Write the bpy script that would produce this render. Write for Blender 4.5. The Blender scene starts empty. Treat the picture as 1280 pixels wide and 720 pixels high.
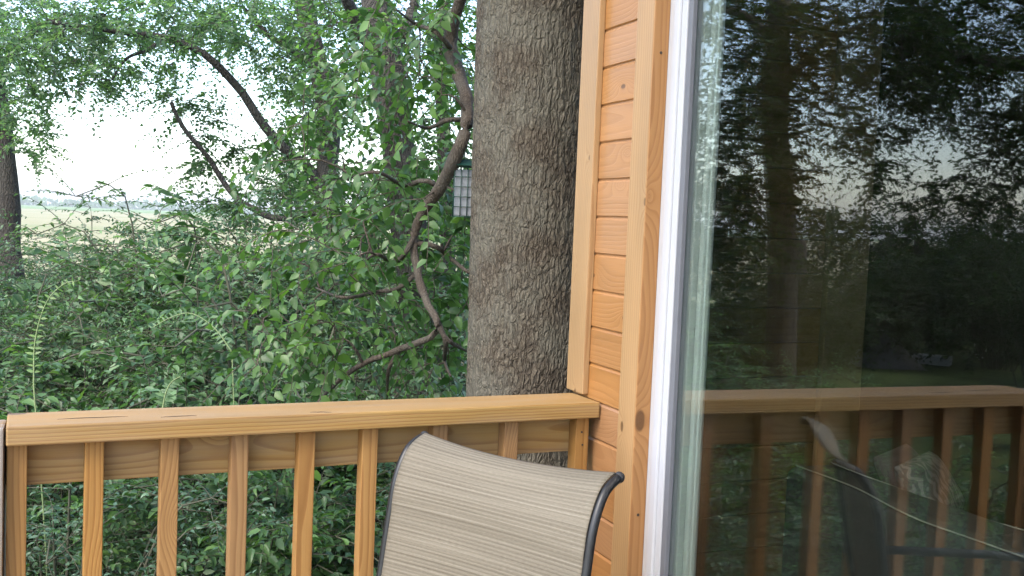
import bpy, bmesh, math, random
import numpy as np
from mathutils import Vector, Matrix
R = math.radians
scene = bpy.context.scene
col = scene.collection
random.seed(7)
rng = np.random.default_rng(11)

# ------------------------------------------------------------------ camera
F, PITCH, ROLL, YAW = 1296.0, .0632, .0414, .3894
CAM = np.array([-1.1405, -2.185, 1.4196])
_f = np.array([math.sin(YAW) * math.cos(PITCH), math.cos(YAW) * math.cos(PITCH), -math.sin(PITCH)])
_r = np.cross(_f, [0, 0, 1]); _r /= np.linalg.norm(_r); _u = np.cross(_r, _f)
RT = _r * math.cos(ROLL) + _u * math.sin(ROLL)
UP = _u * math.cos(ROLL) - _r * math.sin(ROLL)
cam = bpy.data.cameras.new('camera'); cam_o = bpy.data.objects.new('camera', cam); col.objects.link(cam_o)
m = Matrix.Identity(4)
for i in range(3):
    m[i][0], m[i][1], m[i][2], m[i][3] = RT[i], UP[i], -_f[i], CAM[i]
cam_o.matrix_world = m
cam.sensor_width = 36; cam.lens = F / 1280 * 36; cam.clip_start = .05; cam.clip_end = 6000
scene.camera = cam_o

def at(x, y, depth):
    """photo pixel + distance along the optical axis -> world point"""
    return CAM + depth * (_f + RT * (x - 640) / F - UP * (y - 360) / F)
XG = .040                                    # plane of the door glass
def mir(p):
    q = np.array(p, float); q[..., 0] = 2 * XG - q[..., 0]; return q

# ------------------------------------------------------------------ light
SUN_EL, SUN_AZ = R(50), R(-122)               # azimuth measured from +y toward +x
w = bpy.data.worlds.new('World'); scene.world = w; w.use_nodes = True
nt = w.node_tree; bg = nt.nodes['Background']
sky = nt.nodes.new('ShaderNodeTexSky'); sky.sky_type = 'NISHITA'; sky.sun_disc = False
sky.sun_elevation = SUN_EL; sky.sun_rotation = SUN_AZ
sky.air_density = 1.0; sky.dust_density = 1.6; sky.ozone_density = .4
nt.links.new(sky.outputs[0], bg.inputs[0]); bg.inputs[1].default_value = .15
sl = bpy.data.lights.new('sun', 'SUN'); sl.energy = 1.1; sl.angle = R(20); sl.color = (1, .93, .82)
so = bpy.data.objects.new('sun', sl); col.objects.link(so)
sd = Vector((math.sin(SUN_AZ) * math.cos(SUN_EL), math.cos(SUN_AZ) * math.cos(SUN_EL), math.sin(SUN_EL)))
so.rotation_euler = (-sd).to_track_quat('-Z', 'Y').to_euler()
vs = scene.view_settings; vs.view_transform = 'Standard'; vs.look = 'None'; vs.gamma = 1; vs.exposure = 2.22
vs.use_curve_mapping = False
cy = scene.cycles
cy.max_bounces = 8; cy.diffuse_bounces = 4; cy.glossy_bounces = 4; cy.transmission_bounces = 4; cy.transparent_max_bounces = 10
cy.use_denoising = True; cy.caustics_reflective = False; cy.caustics_refractive = False
cy.sample_clamp_indirect = 6

# ------------------------------------------------------------------ materials
def new_mat(name):
    mt = bpy.data.materials.new(name); mt.use_nodes = True
    t = mt.node_tree; return mt, t, t.nodes['Principled BSDF']
class G:
    """small node helper"""
    def __init__(s, t): s.t = t
    def n(s, ty, **k):
        nd = s.t.nodes.new(ty)
        for a, b in k.items(): setattr(nd, a, b)
        return nd
    def put(s, sock, v):
        if v is None: return
        if isinstance(v, bpy.types.NodeSocket): s.t.links.new(v, sock)
        else: sock.default_value = v
    def math(s, op, a, b=None, c=None, clamp=False):
        nd = s.n('ShaderNodeMath', operation=op, use_clamp=clamp)
        for i, v in enumerate((a, b, c)): s.put(nd.inputs[i], v)
        return nd.outputs[0]
    def vmath(s, op, a, b=None):
        nd = s.n('ShaderNodeVectorMath', operation=op)
        s.put(nd.inputs[0], a); s.put(nd.inputs[1], b); return nd.outputs[0]
    def mapping(s, v, scale=(1, 1, 1), loc=(0, 0, 0), rot=(0, 0, 0)):
        nd = s.n('ShaderNodeMapping'); s.put(nd.inputs[0], v)
        s.put(nd.inputs['Location'], loc); s.put(nd.inputs['Rotation'], rot); s.put(nd.inputs['Scale'], scale); return nd.outputs[0]
    def noise(s, v, scale, detail=3, rough=.55, dist=0, dim='3D'):
        nd = s.n('ShaderNodeTexNoise', noise_dimensions=dim); s.put(nd.inputs['Vector'], v)
        nd.inputs['Scale'].default_value = scale; nd.inputs['Detail'].default_value = detail
        nd.inputs['Roughness'].default_value = rough; nd.inputs['Distortion'].default_value = dist
        return nd.outputs[0]
    def vor(s, v, scale, feature='F1', rand=1):
        nd = s.n('ShaderNodeTexVoronoi', feature=feature); s.put(nd.inputs['Vector'], v)
        nd.inputs['Scale'].default_value = scale; nd.inputs['Randomness'].default_value = rand; return nd
    def ramp(s, v, stops, interp='LINEAR'):
        nd = s.n('ShaderNodeValToRGB'); s.put(nd.inputs[0], v); cr = nd.color_ramp; cr.interpolation = interp
        while len(cr.elements) < len(stops): cr.elements.new(.5)
        for e, (p, c) in zip(cr.elements, stops):
            e.position = p; e.color = (*c, 1) if len(c) == 3 else c
        return nd.outputs[0]
    def mix(s, f, a, b, mode='MIX'):
        nd = s.n('ShaderNodeMix', data_type='RGBA', blend_type=mode)
        s.put(nd.inputs[0], f)
        for i, v in ((6, a), (7, b)):
            if not isinstance(v, bpy.types.NodeSocket) and len(v) == 3: v = (*v, 1)
            s.put(nd.inputs[i], v)
        return nd.outputs[2]
    def bump(s, h, strength=.3, dist=.002, nrm=None):
        nd = s.n('ShaderNodeBump'); s.put(nd.inputs['Height'], h); nd.inputs['Strength'].default_value = strength
        nd.inputs['Distance'].default_value = dist
        if nrm: s.put(nd.inputs['Normal'], nrm)
        return nd.outputs[0]

def wood_mat(name, light, dark, ring=170, contrast=.6, knots=.0, rough=.55, coat=0, fiber=.5, pith=(.05, -.09), knot_scale=5, grey=0., warp=.02, hue=.12):
    mt, t, b = new_mat(name); g = G(t)
    tc = g.n('ShaderNodeTexCoord'); oi = g.n('ShaderNodeObjectInfo')
    rnd = oi.outputs['Random']
    off = g.n('ShaderNodeCombineXYZ'); g.put(off.inputs[0], g.math('MULTIPLY', rnd, 37.0)); g.put(off.inputs[1], g.math('MULTIPLY', g.math('FRACT', g.math('MULTIPLY', rnd, 7.31)), .05))
    g.put(off.inputs[2], g.math('MULTIPLY', g.math('FRACT', g.math('MULTIPLY', rnd, 13.7)), .05))
    P = g.vmath('ADD', tc.outputs['Object'], off.outputs[0])
    # knots
    kp = g.n('ShaderNodeSeparateXYZ'); g.put(kp.inputs[0], P); kc = g.n('ShaderNodeCombineXYZ')
    g.put(kc.inputs[0], g.math('MULTIPLY', kp.outputs[0], .5)); g.put(kc.inputs[1], g.math('ADD', kp.outputs[1], kp.outputs[2]))
    kn = g.vor(kc.outputs[0], knot_scale); kn.voronoi_dimensions = '2D'
    kd = kn.outputs['Distance']
    # rings warped along the board
    wv = g.noise(g.mapping(P, (1.6, 7, 7)), 1.0, 2)
    wv2 = g.noise(g.mapping(P, (.5, 2, 2)), 1.0, 1)
    sp = g.n('ShaderNodeSeparateXYZ'); g.put(sp.inputs[0], P)
    yy = g.math('ADD', sp.outputs[1], g.math('MULTIPLY_ADD', wv, warp * 1.4, pith[0]))
    zz = g.math('ADD', sp.outputs[2], g.math('MULTIPLY_ADD', wv2, warp * 3, pith[1]))
    rr = g.math('SQRT', g.math('ADD', g.math('MULTIPLY', yy, yy), g.math('MULTIPLY', zz, zz)))
    if knots > 0:
        rr = g.math('ADD', rr, g.math('MULTIPLY', g.math('POWER', g.math('SUBTRACT', 1.0, kd, None, True), 9), .035))
    saw = g.math('FRACT', g.math('MULTIPLY', rr, ring))
    ringv = g.ramp(saw, [(0, (0, 0, 0)), (.55, (.35,) * 3), (.82, (1,) * 3), (.95, (.8,) * 3), (1, (0, 0, 0))])
    fib = g.noise(g.mapping(P, (5, 420, 420)), 1.0, 3, .6)
    blot = g.noise(g.mapping(P, (2.2, 14, 14)), 1.0, 3)
    fac = g.math('MULTIPLY', ringv, contrast)
    c = g.mix(fac, light, dark)
    c = g.mix(g.math('MULTIPLY', g.math('SUBTRACT', fib, .5), fiber), c, dark, 'MIX')
    tint = g.n('ShaderNodeHueSaturation'); g.put(tint.inputs['Color'], c)
    g.put(tint.inputs['Value'], g.math('ADD', g.math('MULTIPLY_ADD', rnd, hue, 1 - hue / 2), g.math('MULTIPLY_ADD', blot, .5, -.25)))
    g.put(tint.inputs['Saturation'], g.math('MULTIPLY_ADD', g.math('FRACT', g.math('MULTIPLY', rnd, 5.7)), .2, .9))
    c = tint.outputs[0]
    if knots > 0:
        kn2 = g.math('MULTIPLY_ADD', g.math('FRACT', g.math('MULTIPLY', kn.outputs['Color'], 3.0)), .03, .012)
        km = g.math('SUBTRACT', 1.0, g.math('DIVIDE', g.math('SUBTRACT', kd, kn2), .014), None, True)
        km = g.math('MULTIPLY', km, g.math('LESS_THAN', g.math('FRACT', g.math('MULTIPLY', kn.outputs['Color'], 7.0)), knots))
        c = g.mix(g.math('MULTIPLY', km, .8), c, tuple(x * .33 for x in dark))
    if grey:
        gm = g.ramp(g.noise(g.mapping(P, (3, 30, 30)), 1, 4), [(.38, (0,) * 3), (.62, (1,) * 3)])
        c = g.mix(g.math('MULTIPLY', gm, grey), c, (.30, .28, .26))
    g.put(b.inputs['Base Color'], c)
    g.put(b.inputs['Roughness'], g.math('MULTIPLY_ADD', blot, .25, rough - .12))
    b.inputs['Specular IOR Level'].default_value = .4
    if coat: b.inputs['Coat Weight'].default_value = coat; b.inputs['Coat Roughness'].default_value = .3
    h = g.math('ADD', g.math('MULTIPLY', fib, .7), g.math('MULTIPLY', ringv, -.5))
    g.put(b.inputs['Normal'], g.bump(h, .35, .0012))
    return mt

M = {}
M['rail'] = wood_mat('rail_pine', (0.343, 0.217, 0.081), (0.191, 0.088, 0.023), ring=150, contrast=.68, rough=.6, knots=.3, knot_scale=4, warp=.022, fiber=1.0, grey=.14)
M['baluster'] = wood_mat('baluster_pine', (0.309, 0.172, 0.061), (0.152, 0.060, 0.016), ring=190, contrast=.6, rough=.6, knots=.3, knot_scale=4, fiber=.8)
M['post'] = wood_mat('weathered_post', (0.264, 0.175, 0.095), (0.146, 0.088, 0.044), ring=110, contrast=.6, rough=.75, grey=.75)
M['siding'] = wood_mat('cedar_siding', (0.338, 0.161, 0.055), (0.236, 0.104, 0.031), ring=150, contrast=.36, rough=.42, coat=.12, knots=.6, knot_scale=6, hue=.16, fiber=.5)
M['trim'] = wood_mat('pine_trim', (0.373, 0.217, 0.086), (0.258, 0.126, 0.040), ring=110, contrast=.6, rough=.5, coat=.1, knots=.8, knot_scale=7, fiber=.5)
M['trim2'] = wood_mat('pine_jamb', (0.337, 0.165, 0.053), (0.219, 0.088, 0.022), ring=170, contrast=.6, rough=.5, coat=.1, knots=.5, knot_scale=4, fiber=.5)
M['deck'] = wood_mat('deck_board', (.36, .24, .13), (.22, .13, .06), ring=100, contrast=.6, rough=.7, grey=.4)
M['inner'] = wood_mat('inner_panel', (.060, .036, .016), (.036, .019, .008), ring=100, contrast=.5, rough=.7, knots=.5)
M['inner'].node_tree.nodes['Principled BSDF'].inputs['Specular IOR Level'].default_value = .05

def plain(name, c, rough=.5, metal=0, noise=0, nscale=30, spec=.5, bump=0):
    mt, t, b = new_mat(name); g = G(t)
    b.inputs['Roughness'].default_value = rough; b.inputs['Metallic'].default_value = metal; b.inputs['Specular IOR Level'].default_value = spec
    tc = g.n('ShaderNodeTexCoord')
    nz = g.noise(tc.outputs['Object'], nscale, 4)
    g.put(b.inputs['Base Color'], g.mix(nz, tuple(x * (1 - noise) for x in c), tuple(min(1, x * (1 + noise)) for x in c)))
    if bump: g.put(b.inputs['Normal'], g.bump(nz, .4, bump))
    return mt
M['vinyl'] = plain('white_vinyl', (.43, .435, .455), .35, noise=.03, nscale=9)
M['gasket'] = plain('grey_gasket', (.13, .135, .15), .5, noise=.1)
M['alum'] = plain('spacer_metal', (.42, .44, .45), .35, .8, .05)
M['black'] = plain('black_tube', (.011, .011, .012), .42, noise=.3, nscale=60)
M['rubber'] = plain('black_rubber', (.02, .02, .022), .6, noise=.2)
M['greenwire'] = plain('green_wire', (.012, .05, .035), .4, noise=.2)
M['suet'] = plain('suet_block', (.24, .25, .26), .7, noise=.35, nscale=90, bump=.002)
M['darkroom'] = plain('dark_room', (.010, .008, .006), .9, noise=.2, nscale=3, spec=.02)  # weak indoor light put into a near-black wall colour
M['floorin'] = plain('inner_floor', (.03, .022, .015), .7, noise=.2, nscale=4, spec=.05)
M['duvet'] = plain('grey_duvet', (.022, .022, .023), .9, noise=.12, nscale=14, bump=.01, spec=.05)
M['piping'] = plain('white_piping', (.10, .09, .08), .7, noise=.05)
M['slab'] = plain('pale_board', (.42, .42, .41), .6, noise=.08, nscale=6)
M['hoop'] = plain('pale_hoop', (.5, .5, .46), .5, noise=.1)
M['tarp'] = plain('dark_cover', (.03, .032, .035), .45, noise=.3, nscale=4, bump=.02)
M['nail'] = plain('dark_nail', (.03, .02, .015), .6)
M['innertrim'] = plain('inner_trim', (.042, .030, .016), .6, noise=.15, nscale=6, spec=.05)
M['roof'] = plain('roof_sheet', (.08, .08, .085), .6, noise=.2, nscale=5)
M['concrete'] = plain('footing', (.3, .29, .27), .9, noise=.2, nscale=20)

def zebra():
    mt, t, b = new_mat('zebra_print'); g = G(t); tc = g.n('ShaderNodeTexCoord')
    wv = g.n('ShaderNodeTexWave'); g.put(wv.inputs['Vector'], tc.outputs['Object'])
    wv.inputs['Scale'].default_value = 11; wv.inputs['Distortion'].default_value = 9; wv.inputs['Detail'].default_value = 1; wv.inputs['Detail Scale'].default_value = 2.5
    g.put(b.inputs['Base Color'], g.ramp(wv.outputs[1], [(.45, (.015, .013, .015)), (.55, (.07, .055, .058))])); b.inputs['Roughness'].default_value = .8
    return mt
M['zebra'] = zebra()
M['pink'] = plain('pink_fabric', (.02, .007, .011), .85, noise=.15)

def glass_mat(name, r0):
    mt, t, b = new_mat(name); g = G(t); t.nodes.remove(b)
    out = t.nodes['Material Output']
    tr = g.n('ShaderNodeBsdfTransparent'); tr.inputs[0].default_value = (.955, .985, .965, 1)
    gl = g.n('ShaderNodeBsdfGlossy'); gl.inputs['Roughness'].default_value = .0; gl.inputs['Color'].default_value = (.98, .97, 1, 1)
    geo = g.n('ShaderNodeNewGeometry')
    dt = g.n('ShaderNodeVectorMath', operation='DOT_PRODUCT'); g.put(dt.inputs[0], geo.outputs['Incoming']); g.put(dt.inputs[1], geo.outputs['Normal'])
    cs = g.math('SUBTRACT', 1.0, g.math('ABSOLUTE', dt.outputs['Value']))
    refl = g.math('MULTIPLY_ADD', g.math('POWER', cs, 4.0), 1 - r0, r0)      # coated sheet, per face
    wob = g.noise(g.mapping(geo.outputs['Position'], (1, 1, 1)), 2.2, 1)
    bp = g.bump(wob, .4, .0003)
    g.put(gl.inputs['Normal'], bp)
    mx = g.n('ShaderNodeMixShader'); g.put(mx.inputs[0], refl); g.put(mx.inputs[1], tr.outputs[0]); g.put(mx.inputs[2], gl.outputs[0])
    g.put(out.inputs['Surface'], mx.outputs[0]); return mt
M['glass'] = glass_mat('door_glass', .072); M['glass2'] = glass_mat('inner_glass', .003)

def leaf_mat(name, a, b_, c_, trans=.35, rough=.42, spec=.5):
    mt, t, b = new_mat(name); g = G(t); out = t.nodes['Material Output']
    geo = g.n('ShaderNodeNewGeometry'); oi = g.n('ShaderNodeObjectInfo')
    r = g.math('FRACT', g.math('ADD', geo.outputs['Random Per Island'], g.math('MULTIPLY', oi.outputs['Random'], .37)))
    c = g.ramp(r, [(0, a), (.5, b_), (.9, c_), (1, tuple(min(1, x * 1.45) for x in c_))])
    pn = g.noise(geo.outputs['Position'], .9, 2)
    hv = g.n('ShaderNodeHueSaturation'); g.put(hv.inputs['Color'], c); g.put(hv.inputs['Value'], g.math('MULTIPLY_ADD', pn, .9, .55))
    c = hv.outputs[0]
    g.put(b.inputs['Base Color'], c); b.inputs['Roughness'].default_value = rough; b.inputs['Specular IOR Level'].default_value = spec
    tl = g.n('ShaderNodeBsdfTranslucent')
    g.put(tl.inputs[0], g.mix(1.0, c, (1.35, 1.5, .7), 'MULTIPLY'))
    mx = g.n('ShaderNodeMixShader'); mx.inputs[0].default_value = trans
    g.put(mx.inputs[1], b.outputs[0]); g.put(mx.inputs[2], tl.outputs[0]); g.put(out.inputs['Surface'], mx.outputs[0])
    return mt
M['leaf_shrub'] = leaf_mat('shrub_leaf', (.042, .090, .036), (.070, .142, .058), (.115, .195, .088), .38, .48, .5)
M['leaf_shrub2'] = leaf_mat('shrub_leaf_blue', (.040, .088, .050), (.068, .136, .078), (.112, .190, .115), .38, .46, .5)
M['leaf_tree'] = leaf_mat('tree_leaf', (.032, .075, .022), (.058, .125, .038), (.10, .185, .052), .42)
M['leaf_far'] = leaf_mat('far_leaf', (.060, .120, .062), (.09, .165, .08), (.125, .205, .10), .6)
M['leaf_vivid'] = leaf_mat('vivid_leaf', (.06, .14, .03), (.085, .18, .035), (.12, .22, .05), .45)
M['leaf_silhouette'] = leaf_mat('silhouette_leaf', (.012, .028, .008), (.02, .042, .012), (.03, .058, .018), .25, .6, .12)  # backlit silhouette look of the mirrored yard painted into the leaf colour
M['stem'] = plain('shrub_stem', (.06, .06, .035), .8, noise=.4, nscale=20)
M['stem_pale'] = plain('pale_stem', (.20, .26, .11), .6, noise=.2, nscale=20)

def bark_mat(name, lo, mid, hi, sc=1.0, lichen=(.19, .185, .145), lich=.35, bd=.008):
    mt, t, b = new_mat(name); g = G(t); tc = g.n('ShaderNodeTexCoord')
    P = tc.outputs['Object']
    wp = g.vmath('ADD', P, g.mapping(g.n('ShaderNodeTexNoise').outputs[0], (0, 0, 0)))
    nz = g.n('ShaderNodeTexNoise'); g.put(nz.inputs['Vector'], P); nz.inputs['Scale'].default_value = 14 * sc; nz.inputs['Detail'].default_value = 3
    wn = g.vmath('MULTIPLY', g.vmath('SUBTRACT', nz.outputs['Color'], (.5, .5, .5)), (.035 / sc, .035 / sc, .10 / sc))
    Q = g.mapping(g.vmath('ADD', P, wn), (1, 1, .3))
    v1 = g.vor(Q, 62 * sc, 'DISTANCE_TO_EDGE').outputs['Distance']
    v2 = g.vor(g.mapping(Q, (1.9, 1.9, 2.6), (3, 1, 2)), 62 * sc).outputs['Distance']
    fine = g.noise(g.mapping(P, (1, 1, .5)), 260 * sc, 4, .7)
    big = g.noise(P, 5.5 * sc, 4, .6)
    ridge = g.ramp(v1, [(0, (0,) * 3), (.18, (.75,) * 3), (.5, (1,) * 3)])
    h = g.math('ADD', g.math('MULTIPLY', ridge, .8), g.math('ADD', g.math('MULTIPLY', v2, .7), g.math('MULTIPLY', fine, .55)))
    c = g.ramp(g.math('MULTIPLY_ADD', fine, .9, g.math('MULTIPLY', ridge, .25)), [(.3, lo), (.6, mid), (.85, hi)])
    lm = g.ramp(g.math('ADD', big, g.math('MULTIPLY', fine, .25)), [(.52, (0,) * 3), (.72, (1,) * 3)])
    c = g.mix(g.math('MULTIPLY', lm, lich), c, lichen)
    g.put(b.inputs['Base Color'], c); b.inputs['Roughness'].default_value = .85; b.inputs['Specular IOR Level'].default_value = .25
    g.put(b.inputs['Normal'], g.bump(h, .8, bd)); return mt
M['bark'] = bark_mat('trunk_bark', (.036, .027, .019), (.092, .073, .052), (.185, .155, .112), 1.2)
M['bark_far'] = bark_mat('far_bark', (.022, .018, .016), (.048, .040, .034), (.095, .083, .07), .55, lichen=(.10, .10, .085), lich=.3, bd=.02)
M['bark_limb'] = bark_mat('limb_bark', (.04, .03, .022), (.08, .06, .045), (.14, .115, .09), 1.5, lichen=(.12, .115, .095), lich=.3, bd=.003)

def ground_mat():
    mt, t, b = new_mat('lawn_soil'); g = G(t); tc = g.n('ShaderNodeTexCoord'); P = tc.outputs['Object']
    a = g.noise(P, 1.3, 4); f = g.noise(P, 40, 4, .7)
    c = g.ramp(g.math('ADD', g.math('MULTIPLY', a, .6), g.math('MULTIPLY', f, .5)), [(.35, (.035, .03, .018)), (.5, (.05, .075, .022)), (.68, (.085, .115, .035)), (.8, (.12, .13, .06))])
    g.put(b.inputs['Base Color'], c); b.inputs['Roughness'].default_value = .95; b.inputs['Specular IOR Level'].default_value = .1
    g.put(b.inputs['Normal'], g.bump(f, .6, .03)); return mt
def field_mat():
    mt, t, b = new_mat('stubble_field'); g = G(t); tc = g.n('ShaderNodeTexCoord'); P = tc.outputs['Object']
    a = g.noise(g.mapping(P, (.01, .05, 1)), 1, 4); f = g.noise(P, 2.5, 4, .7); 
    c = g.ramp(g.math('ADD', g.math('MULTIPLY', a, .7), g.math('MULTIPLY', f, .3)), [(.35, (.19, .21, .10)), (.5, (.25, .235, .135)), (.65, (.31, .275, .18))])
    g.put(b.inputs['Base Color'], c); b.inputs['Roughness'].default_value = .95; b.inputs['Specular IOR Level'].default_value = .1; return mt
M['ground'] = ground_mat(); M['field'] = field_mat()
M['crop'] = plain('green_crop', (.13, .20, .07), .9, noise=.3, nscale=.05, spec=.1)

def sling_mat():
    mt, t, b = new_mat('sling_weave'); g = G(t)
    uv = g.n('ShaderNodeUVMap'); uv.uv_map = 'UVMap'; P = uv.outputs[0]     # metres
    lines = g.noise(g.mapping(P, (3, 800, 1)), 1, 2, .6)
    bands = g.noise(g.mapping(P, (.8, 150, 1)), 1, 3, .7)
    slub = g.noise(g.mapping(P, (110, 900, 1)), 1, 2, .6)
    weave = g.noise(g.mapping(P, (900, 900, 1)), 1, 1)
    sp = g.n('ShaderNodeSeparateXYZ'); g.put(sp.inputs[0], P)
    rib = g.math('SINE', g.math('MULTIPLY', sp.outputs[1], 2 * math.pi / .0078))
    v = g.math('ADD', g.math('ADD', g.math('MULTIPLY', lines, .45), g.math('MULTIPLY', bands, .55)), g.math('ADD', g.math('MULTIPLY', slub, .35), g.math('MULTIPLY_ADD', rib, .06, -.17)))
    c = g.ramp(v, [(.30, (.082, .068, .048)), (.47, (.135, .116, .086)), (.6, (.172, .150, .114)), (.80, (.255, .230, .182))])
    g.put(b.inputs['Base Color'], c); b.inputs['Roughness'].default_value = .75; b.inputs['Specular IOR Level'].default_value = .3
    h = g.math('ADD', g.math('MULTIPLY', rib, .3), g.math('ADD', g.math('MULTIPLY', slub, .5), g.math('MULTIPLY', weave, .3)))
    g.put(b.inputs['Normal'], g.bump(h, .5, .0012)); return mt
M['sling'] = sling_mat()

# ------------------------------------------------------------------ mesh helpers
def link(name, me, mat=None, parent=None, loc=None, rot=None):
    o = bpy.data.objects.new(name, me); col.objects.link(o)
    if mat is not None and me is not None and not me.materials: me.materials.append(M[mat] if isinstance(mat, str) else mat)
    if parent: o.parent = parent
    if loc is not None: o.location = loc
    if rot is not None: o.rotation_euler = rot
    return o
def tag(o, label=None, cat=None, group=None, kind=None):
    if label: o['label'] = label
    if cat: o['category'] = cat
    if group: o['group'] = group
    if kind: o['kind'] = kind
    return o
def empty(name, loc=(0, 0, 0), label=None, cat=None, group=None, rz=0):
    o = bpy.data.objects.new(name, None); col.objects.link(o); o.location = loc; o.rotation_euler = (0, 0, rz)
    o.empty_display_size = .1
    return tag(o, label, cat, group)
def mesh_np(name, V, quads=None, tris=None, smooth=False):
    me = bpy.data.meshes.new(name)
    V = np.asarray(V, np.float32); nq = 0 if quads is None else len(quads); ntr = 0 if tris is None else len(tris)
    me.vertices.add(len(V)); me.vertices.foreach_set('co', V.ravel())
    li = []; st = []
    if nq: li.append(np.asarray(quads, np.int32).ravel())
    if ntr: li.append(np.asarray(tris, np.int32).ravel())
    li = np.concatenate(li); me.loops.add(len(li)); me.loops.foreach_set('vertex_index', li)
    st = np.concatenate([np.arange(nq) * 4, nq * 4 + np.arange(ntr) * 3]).astype(np.int32)
    me.polygons.add(nq + ntr); me.polygons.foreach_set('loop_start', st)
    if smooth: me.polygons.foreach_set('use_smooth', np.ones(nq + ntr, bool))
    me.update(calc_edges=True); return me
_bc = {}
def board_mesh(lx, ly, lz, bev=.003):
    """board centred at its origin, length along local x"""
    k = (round(lx, 4), round(ly, 4), round(lz, 4), bev)
    bm = bmesh.new(); bmesh.ops.create_cube(bm, size=1)
    for v in bm.verts: v.co = Vector((v.co.x * lx, v.co.y * ly, v.co.z * lz))
    if bev: bmesh.ops.bevel(bm, geom=bm.edges[:], offset=min(bev, ly * .3, lz * .3), segments=2, affect='EDGES', profile=.6)
    me = bpy.data.meshes.new('board'); bm.to_mesh(me); bm.free(); return me
def board(name, lo, hi, axis, mat, parent=None, bev=.003, share=None):
    """axis aligned box from lo to hi; its grain runs along the given axis"""
    lo = np.array(lo, float); hi = np.array(hi, float); s = hi - lo; c = (lo + hi) / 2
    if axis == 'x': d, rot = (s[0], s[1], s[2]), (0, 0, 0)
    elif axis == 'y': d, rot = (s[1], s[0], s[2]), (0, 0, R(90))
    else: d, rot = (s[2], s[1], s[0]), (0, R(-90), 0)
    key = (tuple(np.round(d, 4)), bev, mat)
    me = _bc.get(key)
    if me is None:
        me = board_mesh(*d, bev); me.materials.append(M[mat]); _bc[key] = me
    return link(name, me, None, parent, c, rot)

def tube_np(pts, rad, seg=8, cap=True):
    pts = np.asarray(pts, float); n = len(pts); rad = np.broadcast_to(np.asarray(rad, float), (n,))
    tg = np.gradient(pts, axis=0); tg /= np.linalg.norm(tg, axis=1)[:, None] + 1e-9
    ref = np.array([.31, .17, .93]) if abs(tg[:, 2]).mean() < .9 else np.array([.95, .2, .1])
    a = np.cross(tg, ref); a /= np.linalg.norm(a, axis=1)[:, None] + 1e-9; b = np.cross(tg, a)
    th = np.arange(seg) * 2 * math.pi / seg
    V = pts[:, None] + rad[:, None, None] * (a[:, None] * np.cos(th)[None, :, None] + b[:, None] * np.sin(th)[None, :, None])
    V = V.reshape(-1, 3)
    i = np.arange(n - 1)[:, None] * seg; j = np.arange(seg)[None]; j2 = (j + 1) % seg
    Q = np.stack([i + j, i + j2, i + seg + j2, i + seg + j], -1).reshape(-1, 4)
    T = np.zeros((0, 3), int)
    if cap:
        V = np.concatenate([V, pts[:1], pts[-1:]]); c0 = n * seg
        jj = np.arange(seg); T = np.concatenate([np.stack([np.full(seg, c0), (jj + 1) % seg, jj], 1), np.stack([np.full(seg, c0 + 1), (n - 1) * seg + jj, (n - 1) * seg + (jj + 1) % seg], 1)])
    return V, Q, T
class Tubes:
    def __init__(s): s.V = []; s.Q = []; s.T = []; s.k = 0
    def add(s, pts, rad, seg=8, cap=True):
        V, Q, T = tube_np(pts, rad, seg, cap); s.V.append(V); s.Q.append(Q + s.k); s.T.append(T + s.k); s.k += len(V)
    def addmesh(s, V, Q):
        s.V.append(np.asarray(V, float)); s.Q.append(np.asarray(Q) + s.k); s.T.append(np.zeros((0, 3), int)); s.k += len(V)
    def mesh(s, name='tube'): return mesh_np(name, np.concatenate(s.V), np.concatenate(s.Q), np.concatenate(s.T), True)
def smooth_path(pts, n):
    pts = np.asarray(pts, float); t = np.concatenate([[0], np.cumsum(np.linalg.norm(np.diff(pts, axis=0), axis=1))])
    # Catmull-Rom through the points
    P = np.concatenate([[2 * pts[0] - pts[1]], pts, [2 * pts[-1] - pts[-2]]]); out = []
    u = np.linspace(0, t[-1], n)
    for x in u:
        i = min(max(np.searchsorted(t, x) - 1, 0), len(pts) - 2); s = (x - t[i]) / (t[i + 1] - t[i] + 1e-9)
        a, b, c, d = P[i:i + 4]
        out.append(.5 * ((2 * b) + (c - a) * s + (2 * a - 5 * b + 4 * c - d) * s * s + (3 * b - a - 3 * c + d) * s ** 3))
    return np.array(out)

# leaves: arrays of base, direction, normal, length
L4V = np.array([[0, 0, 0], [.42, .5, .10], [1, 0, -.06], [.42, -.5, .10]]); L4T = np.array([[0, 2, 1], [0, 3, 2]])
L8V = np.array([[0, 0, 0], [.28, .46, .07], [.66, .36, .05], [1, 0, -.14], [.66, -.36, .05], [.28, -.46, .07], [.28, 0, 0], [.66, 0, -.03]])
L8T = np.array([[0, 6, 1], [0, 5, 6], [1, 6, 7], [1, 7, 2], [6, 5, 4], [6, 4, 7], [2, 7, 3], [7, 4, 3]])
def leaves_np(B, D, N, Ls, width=.55, rich=False):
    B = np.asarray(B, float); D = np.asarray(D, float); N = np.asarray(N, float); Ls = np.asarray(Ls, float)
    D = D / (np.linalg.norm(D, axis=1)[:, None] + 1e-9)
    S = np.cross(N, D); S /= np.linalg.norm(S, axis=1)[:, None] + 1e-9; N = np.cross(D, S)
    TV, TT = (L8V, L8T) if rich else (L4V, L4T)
    fold = rng.uniform(.2, 2.4, len(B))[:, None, None]
    V = B[:, None] + Ls[:, None, None] * (D[:, None] * TV[None, :, :1] + S[:, None] * TV[None, :, 1:2] * width + N[:, None] * TV[None, :, 2:3] * fold)
    k = len(TV); T = (np.arange(len(B))[:, None, None] * k + TT[None]).reshape(-1, 3)
    return V.reshape(-1, 3), T
def rvec(n, s=1.0): return rng.normal(0, s, (n, 3))

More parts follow.
